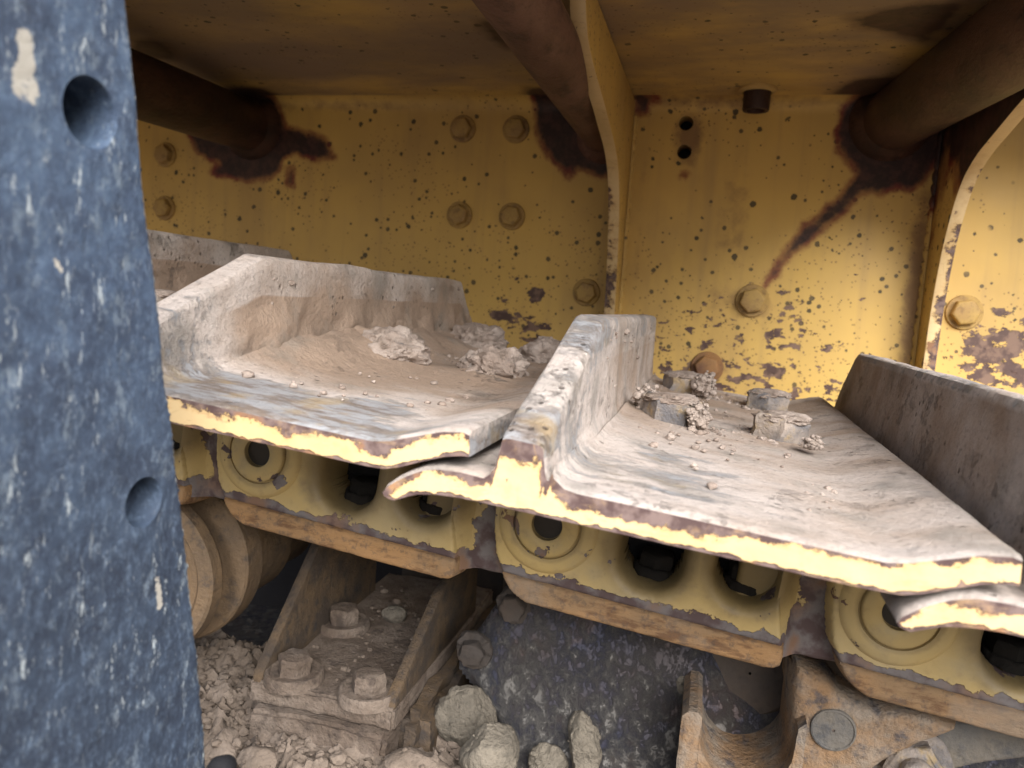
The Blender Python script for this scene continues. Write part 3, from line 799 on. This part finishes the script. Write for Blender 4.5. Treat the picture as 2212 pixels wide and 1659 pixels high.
# ================================================================== carrier rollers
def roller(c, prof, label, mat='roller', name='carrier_roller'):
    r = thing(name, c, label, 'roller', 'carrier rollers under the chain')
    b = lathe(c, (0, 1, 0), prof, 72)
    link('roller_body', b, mat, r, sm=30)
    return r
c = atY(300, 1240, .5)
r1 = roller(Vector((c.x, .50, c.z)), [(.001, .012), (.026, .012), (.028, -.004), (.036, -.006), (.040, .004), (.050, .004), (.0545, -.001), (.0635, 0), (.0655, .002), (.0665, .012), (.064, .016), (.048, .020), (.046, .034), (.060, .038), (.0685, .040), (.070, .042), (.070, .062), (.067, .066), (.058, .072), (.058, .13), (.05, .134), (.05, .19), (.001, .19)], 'rust-brown flanged roller at the left, beside the blue-black plate')
hub = lathe(Vector((c.x, .50, c.z)), (0, -1, 0), [(.018, -.01), (.018, .006), (.015, .009), (.001, .009)], 40)
link('hub_cap', hub, 'roller', r1)
c = atY(1620, 1455, .56)
roller(Vector((c.x, .56, c.z)), [(.001, 0), (.030, 0), (.0335, .003), (.0335, .06), (.030, .064), (.001, .064)], 'black roller resting in the cupped bracket under the chain', 'dark')
c = atY(1880, 1470, .53)
roller(Vector((c.x, .53, c.z)), [(.001, 0), (.030, 0), (.033, .002), (.033, .10), (.001, .10)], 'dark roller end behind the rightmost rusty rail', 'dark')

# ================================================================== bolted bracket under the chain
ZF = -.300
br = thing('mounting_bracket', (-.26, .6, ZF-.06), 'rusty U-shaped bracket with three muddy bolts, right of the roller', 'bracket')
def rbox(x0, x1, y0, y1, z0, z1, bev=.003, amp=.0012, sub=5):
    bm = bmesh.new()
    bmesh.ops.create_cube(bm, size=1)
    for v in bm.verts: v.co = Vector(((x0+x1)/2+v.co.x*(x1-x0), (y0+y1)/2+v.co.y*(y1-y0), (z0+z1)/2+v.co.z*(z1-z0)))
    bmesh.ops.bevel(bm, geom=bm.edges[:], offset=bev, segments=2, affect='EDGES')
    bmesh.ops.subdivide_edges(bm, edges=[e for e in bm.edges if e.calc_length() > .01], cuts=14, use_grid_fill=True)
    for v in bm.verts: v.co += Vector((fbm(v.co, 55, 4), fbm(v.co+Vector((9, 0, 0)), 55, 4), fbm(v.co+Vector((0, 9, 0)), 55, 4)))*amp
    return bm
XL, XR = -.318, -.199
link('floor_plate', rbox(XL, XR, .50, .76, ZF-.016, ZF, .002, .0018), 'bracket', br)
link('base_block', rbox(XL+.002, XR-.004, .494, .76, ZF-.065, ZF-.018, .003, .003), 'bracket', br)
link('side_block', rbox(XR-.006, XR+.020, .515, .76, ZF-.075, ZF-.010, .008, .004), 'gusset', br)
for xx, tp in ((XL, (700, 1110)), (XR-.010, (938, 1270))):
    q = atX(tp[0], tp[1], xx)
    top_ = q.z; yb = q.y
    pts = [(xx, .502, ZF-.002), (xx, .505, ZF+.006), (xx, yb, top_), (xx, yb+.1, top_+.01), (xx, yb+.1, ZF-.002)]
    bm = prism(pts, (.009, 0, 0), .002, 2)
    bmesh.ops.triangulate(bm, faces=[f for f in bm.faces if len(f.verts) > 4])
    link('side_gusset', bm, 'gusset', br)
bm = prism([(XL, .80, ZF-.05), (XR, .80, ZF-.05), (XR, .80, -.16), (XL, .80, -.16)], (0, .01, 0)); link('back_plate', bm, 'dark', br)
for k, (px, py, r) in enumerate(((636, 1462, .0135), (796, 1500, .0135), (742, 1352, .0140))):
    p = atZ(px, py, ZF+.001)
    bm = hexbolt(p+Vector((0, 0, .004)), (0, 0, 1), r, .014, .4+k, 0, rough=.0008)
    lathe(p, (0, 0, 1), [(r*.9, .0045), (r*1.35, .0045), (r*1.45, .0062), (r*1.6, .0060), (r*1.68, .004), (r*1.7, -.003)], 40, bm)
    o = link('bolt', bm, 'bracket', br)
p = atZ(852, 1335, ZF+.004)
bm = blob(p+Vector((0, 0, .004)), (.012, .010, .008), 21, 3, .4, 2.0, ang=.3)
tag(link('mud_clod', bm, 'mudg', loc=p), 'small grey mud lump on the bracket floor behind the bolts', 'mud clod')

# ================================================================== track frame behind
tf = thing('undercarriage', (.2, .62, -.7), 'grimy blue-brown undercarriage casting splashed with dried mud, behind and below the chain', 'undercarriage')
YF = .56
outl = [(985, 1455), (1003, 1420), (1052, 1345), (1105, 1282), (1125, 1235), (1300, 1290), (1520, 1350), (1560, 1420), (1590, 1480), (1640, 1500), (1700, 1505), (1740, 1520), (1900, 1560), (2300, 1660), (2300, 1900), (1100, 1900), (1100, 1640), (1065, 1560), (1030, 1510)]
pp = [atY(x, y, YF) for x, y in outl]
# bulging front face of the frame
xs_ = [p.x for p in pp]; zs_ = [p.z for p in pp]
poly = [(p.x, p.z) for p in pp]
bm = bmesh.new()
step_ = .0032; nx = int((.30-(-.20))/step_); nz = int(.26/step_)
grid = {}
for i in range(nx+1):
    for j in range(nz+1):
        x = -.20+i*step_; z = -.46+j*step_
        d = -poly_sd((x, z), poly)
        if d < -.004: continue
        ed = smooth(-.004, .014, d)
        lump = .5+.5*fbm((x, z, 0), 11, 3)
        mudz = smooth(-.27, -.33, z)
        y = YF+.012*(1-ed)+.10*max(0, z+.30)-.022*sin(max(0, min(1, (x+.16)/.22))*pi)-.0010*fbm((x, z, 1), 30, 4, .9)-.009*mudz*max(0, fbm((x, z, 2), 16, 5, .7)+.2)
        grid[i, j] = bm.verts.new((x, y, z))
for (i, j) in list(grid):
    q = [grid.get(k) for k in ((i, j), (i+1, j), (i+1, j+1), (i, j+1))]
    if all(q): bm.faces.new(q)
edg = [e for e in bm.edges if e.is_boundary]
r = bmesh.ops.extrude_edge_only(bm, edges=edg)
bmesh.ops.translate(bm, verts=[g_ for g_ in r['geom'] if isinstance(g_, bmesh.types.BMVert)], vec=(0, .08, 0))
link('frame_face', bm, 'frame', tf, sm=60)
for px, py, r in ((1112, 1306, .0105), (1024, 1404, .0105)):
    bm = hexbolt(atY(px, py, YF-.004), (0, -1, 0), r, .012, .4, 1.3, .003, rough=.001); link('bolt', bm, 'dark', tf)
# lower dirt ledge of the frame
link('frame_ledge', rbox(-.62, .0, .44, .78, -.45, -.372, .004, .002), 'frame', tf)

# ================================================================== cupped bracket casting
cb = thing('roller_support', (.09, .5, -.36), 'rust-tan casting with a cupped saddle and a round plug, at the lower right', 'casting')
YC = .505
YS = .49; cc = atY(1617, 1562, YS); Ri = .0285; Rt = .0125
sec = [(-Ri-Rt, -.08), (-Ri-Rt, -.004), (-Ri-Rt+.004, 0), (-Ri-.003, 0), (-Ri, -.003), (-Ri, -.014)]+[(Ri*cos(a), -.014+Ri*sin(a)) for a in [pi+pi*k/24 for k in range(1, 24)]]+[(Ri, -.014), (Ri+.001, .002), (Ri+.006, .006)]
sec = resample(sec, .002)
bm = bmesh.new(); rows = []
for (u, w) in sec:
    rr = []
    for q_, yy in enumerate((YS, YS+.001, YS+.003, .50, .51, .52, .53, .54, .55, .565)):
        ins = .0016 if q_ == 0 else 0
        v = Vector((cc.x+u+(ins if u < -Ri-Rt*.5 else -ins*0), yy, cc.z+w-(ins if abs(u) > Ri or w > -.02 else 0)))
        v += Vector((fbm(v, 60, 4), fbm(v+Vector((4, 0, 0)), 60, 4), fbm(v+Vector((0, 4, 0)), 60, 4)))*.0007
        rr.append(v)
    rows.append(rr)
V_ = loftgrid(bm, rows)
# front end face of the trough
n_ = len(V_); low_ = [bm.verts.new((V_[k_][0].co.x, YS, cc.z-.085)) for k_ in range(n_)]
for k_ in range(n_-1): bm.faces.new((V_[k_][0], V_[k_+1][0], low_[k_+1], low_[k_]))
link('saddle', bm, 'cast', cb, sm=40)
ol = [(1682, 1700), (1706, 1620), (1712, 1560), (1712, 1480), (1722, 1440), (1745, 1452), (1790, 1470), (1815, 1500), (1850, 1525), (1890, 1540), (1950, 1545), (2010, 1552), (2075, 1580), (2040, 1596), (1990, 1612), (1930, 1640), (1890, 1664), (1850, 1700)]
q_ = [atY(x, y, YC-.002) for x, y in ol]
bm = slab([(v_.x, v_.z) for v_ in q_], [], .0016, lambda a_, b_, y_: Vector((a_, y_, b_)), YC-.002, 1, .006, .002, .05, .0022, 42)
link('upright_plate', bm, 'cast', cb, sm=45)
p = atY(1800, 1577, YC-.003)
bm = lathe(p, (0, -1, 0), [(.0138, -.001), (.0134, .0008), (.0124, .0012), (.0118, .0004), (.001, .0008)], 40)
link('round_plug', bm, 'beam', cb)
# lower beam with its bolt
be = thing('guide_beam', (.25, .55, -.33), 'grey-brown sloping beam with one large muddy bolt, at the lower right corner', 'beam')
ol = [(1780, 1560), (2300, 1560), (2300, 1632), (2120, 1652), (1960, 1690), (1780, 1760)]
bm = prism([atY(x, y, .535) for x, y in ol], (0, .03, 0), .004, 3)
bmesh.ops.triangulate(bm, faces=[f for f in bm.faces if len(f.verts) > 4])
link('beam_web', bm, 'beam', be)
p = atY(1968, 1648, .530)
bm = hexbolt(p, (-.1, -1, .15), .0185, .018, .35, 1.25, .004, rough=.001)
lathe(p+Vector((-.001, -.016, .002)), (-.1, -1, .15), [(.0105, 0), (.0105, .010), (.009, .012), (.001, .012)], 30, bm)
link('bolt', bm, 'oldbolt', be)

# ================================================================== fallen earth at the bottom
bm = bmesh.new(); P = []
for i in range(150):
    x = -.47+i*.0026; row = []
    for j in range(84):
        y = .40+j*.0026
        base = -.338-.02*smooth(.50, .41, y)+.035*smooth(-.17, -.11, x)*0
        lum = .007*fbm((x, y, 0), 14, 3)+.008*max(0, fbm((x, y, 4), 32, 5, .7))*smooth(.54, .48, y)+.0018*fbm((x, y, 9), 120, 4, .7)
        side = -.03*smooth(-.16, -.09, x)
        z = base+lum*1.25+.010*max(-.25, fbm((x, y, 6), 55, 6, .6))+side+.012*smooth(-.33, -.45, x)*smooth(.5, .6, y)
        row.append(Vector((x, y, z)))
    P.append(row)
loftgrid(bm, P)
tag(link('loose_earth', bm, 'earth', loc=Vector((-.28, .5, -.35))), None, None, kind='structure')
cl = [
 (1058, 1616, .50, (.0165, .017, .022), 'pale grey angular lump of dried earth at the bottom, left of the grimy frame', 'mudg', 33, .16, .55, 5),
 (1010, 1545, .545, (.021, .016, .021), 'grey earth lump behind the pale angular one, against the bracket', 'mudg', 35, .35, .4, 5),
 (484, 1612, .45, (.013, .012, .012), 'pinkish mud lump at the bottom left, touching the blue-black plate', 'earth', 36, .3, .5, 4),
 (560, 1640, .44, (.013, .011, .009), 'low mud lump at the bottom edge between two pinkish lumps', 'earth', 38, .35, .4, 4),
 (900, 1650, .47, (.024, .014, .010), 'wide low mud lump at the bottom edge under the bracket corner', 'earth', 41, .3, .3, 4),
 (985, 1500, .545, (.006, .006, .006), 'tiny earth lump above the grey ones', 'mudg', 42, .35, .4, 3),
 (1262, 1600, .535, (.011, .012, .022), 'tall grey mud clump stuck low on the grimy frame', 'mudg', 43, .5, .5, 5),
 (1180, 1650, .53, (.014, .010, .014), 'dark tan mud clump at the foot of the grimy frame', 'mudg', 44, .5, .4, 4),
 (1488, 1478, .548, (.008, .004, .007), 'grey dab of mud on the grimy frame left of the black roller', 'mudg', 45, .5, .4, 4),
]
for px, py, y, sz, lab, mt, sd, amp, ang, sub in cl: clod(px, py, y, sz, lab, mt, sd, amp, ang=ang, sub=sub, name='earth_clod')

bm = bmesh.new(); R = random.Random(11)
for _ in range(800):
    x = R.uniform(-.42, -.11); y = R.uniform(.405, .60)
    if -.322 < x < -.17 and y > .49: continue
    r = min(.0065, .0009+abs(R.gauss(0, .0019)))
    z = -.338-.02*smooth(.50, .41, y)+.00875*fbm((x, y, 0), 14, 3)+.010*max(0, fbm((x, y, 4), 32, 5, .7))*smooth(.54, .48, y)-.03*smooth(-.16, -.09, x)+.012*smooth(-.33, -.45, x)*smooth(.5, .6, y)
    crumb(Vector((x, y, z+r*.35)), r)
for _ in range(90):
    x = R.uniform(XL+.012, XR-.012); y = R.uniform(.505, .72); r = min(.004, .0007+abs(R.gauss(0, .0013))); crumb(Vector((x, y, ZF+r*.3)), r)
tag(link('earth_crumbs', bm, 'earth', loc=Vector((-.27, .5, -.34))), 'loose crumbs of fallen earth along the bottom', 'earth', kind='stuff')

# ================================================================== blue-black plate in front
PX = -.20
pb = thing('perforated_plate', (PX, .24, -.25), 'upright blue-black steel plate with two bolt holes, blurred in the left foreground', 'steel plate')
edge = [(268, -90), (275, 0), (286, 100), (298, 220), (308, 350), (322, 480), (334, 560), (345, 680), (358, 800), (374, 920), (386, 1030), (398, 1120), (410, 1230), (424, 1380), (436, 1500), (446, 1600), (449, 1680), (460, 1800)]
ev = [(atX(x, y, PX).y, atX(x, y, PX).z) for x, y in edge]
ev = resample(ev, .0008)
er = random.Random(5)
def jag(y, z): return .0002*fbm((0, z, 0), 90, 3)+(.0012*max(0, fbm((0, z, 7), 260, 4, .5)))*smooth(.05, -.05, z)+.0003*fbm((0, z, 3), 600, 3)
evj = [(y+jag(y, z), z) for y, z in ev]
THK = .034
bm = bmesh.new(); rows = []
NY = 90
for y, z in evj:
    yb = .16
    rows.append([Vector((PX+.0006*fbm((y_, z, 0), 40, 4)-(.0012*max(0, 1-(y-y_)/.002)**2), y_, z)) for y_ in [y-(y-yb)*(k/NY)**1.0 for k in range(NY+1)]])
# rounded rim then back
full = []
for r_ in rows:
    p0 = r_[0]
    full.append([Vector((p0.x-THK, .16, p0.z)), Vector((p0.x-THK, p0.y, p0.z)), Vector((p0.x-THK*.5, p0.y+.0005, p0.z)), Vector((p0.x-.0022, p0.y+.0006, p0.z))]+r_)
loftgrid(bm, full)
# close the front end
def smear(c):
    q = Vector((c.y, c.z)); m = 0
    for (x, y), (x2, y2), r in (((52, 80), (58, 150), .0035), ((58, 150), (52, 200), .0045), ((338, 1250), (345, 1310), .0016), ((120, 560), (132, 585), .001)):
        a = atX(x, y, PX); b = atX(x2, y2, PX); a = Vector((a.y, a.z)); b = Vector((b.y, b.z))
        t = max(0, min(1, (q-a).dot(b-a)/(b-a).length_squared)); d = (q-a-(b-a)*t).length
        m = max(m, smooth(r*1.5, r*.4, d))
    return m
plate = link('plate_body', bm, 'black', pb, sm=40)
holes = []
for px, py, r in ((197, 243, .0113), (311, 1085, .0095)):
    c = atX(px, py, PX); holes.append((c, r))
import numpy as np
cuts = []
for c, r in holes:
    dp = .024 if r > .01 else .013
    bm = lathe(c, (-1, 0, 0), [(r*1.06, -.004), (r*1.005, .0), (r*.985, .001), (r*.93, dp), (r*.8, dp+.003), (r*.001, dp+.004)], 64, cap0=True)
    me = bpy.data.meshes.new('cut'); bmesh.ops.remove_doubles(bm, verts=bm.verts, dist=1e-5); bmesh.ops.recalc_face_normals(bm, faces=bm.faces); bm.to_mesh(me); bm.free(); me.materials.append(M['black'])
    co = bpy.data.objects.new('cut', me); COL.objects.link(co); cuts.append(co)
# close plate to a solid before cutting
b2 = bmesh.new(); b2.from_mesh(plate.data)
be_ = [e for e in b2.edges if e.is_boundary]; bmesh.ops.holes_fill(b2, edges=be_, sides=0)
bmesh.ops.recalc_face_normals(b2, faces=b2.faces); b2.to_mesh(plate.data); b2.free()
for co in cuts:
    md = plate.modifiers.new('b', 'BOOLEAN'); md.object = co; md.operation = 'DIFFERENCE'; md.solver = 'EXACT'
dg = bpy.context.evaluated_depsgraph_get(); dg.update()
nm = bpy.data.meshes.new_from_object(plate.evaluated_get(dg))
plate.modifiers.clear(); plate.data = nm; nm.name = 'plate_body'
for co in cuts: bpy.data.objects.remove(co)
off = wloc(pb)
a = nm.attributes.new('smear', 'FLOAT', 'POINT')
a.data.foreach_set('value', [smear(v.co+off) for v in nm.vertices])
zz_ = [q[1] for q in evj]; import bisect
zs_sorted = sorted((z, y) for y, z in evj)
def edge_y(z):
    k_ = bisect.bisect(zs_sorted, (z, 0)); k_ = max(0, min(len(zs_sorted)-1, k_)); return zs_sorted[k_][1]
a = nm.attributes.new('rimd', 'FLOAT', 'POINT')
a.data.foreach_set('value', [max(0, edge_y((v.co+off).z)-(v.co+off).y) for v in nm.vertices])
# small black knob at the foot of the plate
p = atY(478, 1664, .27)
bm = lathe(p, (.1, -1, .1), [(.004, -.006), (.0062, 0), (.0056, .003), (.004, .0045), (.0001, .005)], 30)
tag(link('knob', bm, 'pitch', loc=p), 'small black rounded knob at the bottom edge beside the blue-black plate', 'knob')

# ================================================================== ground
bm = bmesh.new()
P = []
gx = [-120, -40, -15, -6]+[-3+.1*i for i in range(61)]+[6, 15, 40, 120]
for x in gx: P.append([Vector((x, y, -1.0+(.03*fbm((x, y, 0), 1.2, 4) if abs(x) < 5 and abs(y) < 5 else 0))) for y in gx])
loftgrid(bm, P)
tag(link('ground', bm, 'soil'), kind='structure')

# ================================================================== camera, light
cam = bpy.data.cameras.new('Camera'); co = bpy.data.objects.new('Camera', cam); COL.objects.link(co)
co.matrix_world = MR.to_4x4()
cam.sensor_width = 36; cam.lens = 36*FPX/2212; cam.clip_start = .01; cam.clip_end = 500
cam.dof.use_dof = True; cam.dof.focus_distance = .52; cam.dof.aperture_fstop = 11
S.camera = co
W = bpy.data.worlds.new('World'); S.world = W; W.use_nodes = True
nt = W.node_tree; bg = nt.nodes['Background']; sky = nt.nodes.new('ShaderNodeTexSky'); sky.sky_type = 'NISHITA'; sky.sun_disc = False
EL, AZ = 39, 150     # azimuth of the sun measured clockwise from +Y
sky.sun_elevation = radians(EL); sky.sun_rotation = radians(AZ); sky.air_density = 1.0; sky.dust_density = 3.0
nt.links.new(sky.outputs[0], bg.inputs[0]); bg.inputs[1].default_value = .085
sl = bpy.data.lights.new('Sun', 'SUN'); so_ = bpy.data.objects.new('Sun', sl); COL.objects.link(so_)
sl.energy = 5.0; sl.angle = radians(50); sl.color = (1, .985, .965)
d = Vector((sin(radians(AZ))*cos(radians(EL)), cos(radians(AZ))*cos(radians(EL)), sin(radians(EL))))
so_.rotation_euler = d.to_track_quat('Z', 'Y').to_euler()
S.view_settings.view_transform = 'Standard'; S.view_settings.look = 'None'; S.view_settings.exposure = 1.17; S.view_settings.gamma = 1
S.view_settings.use_curve_mapping = False
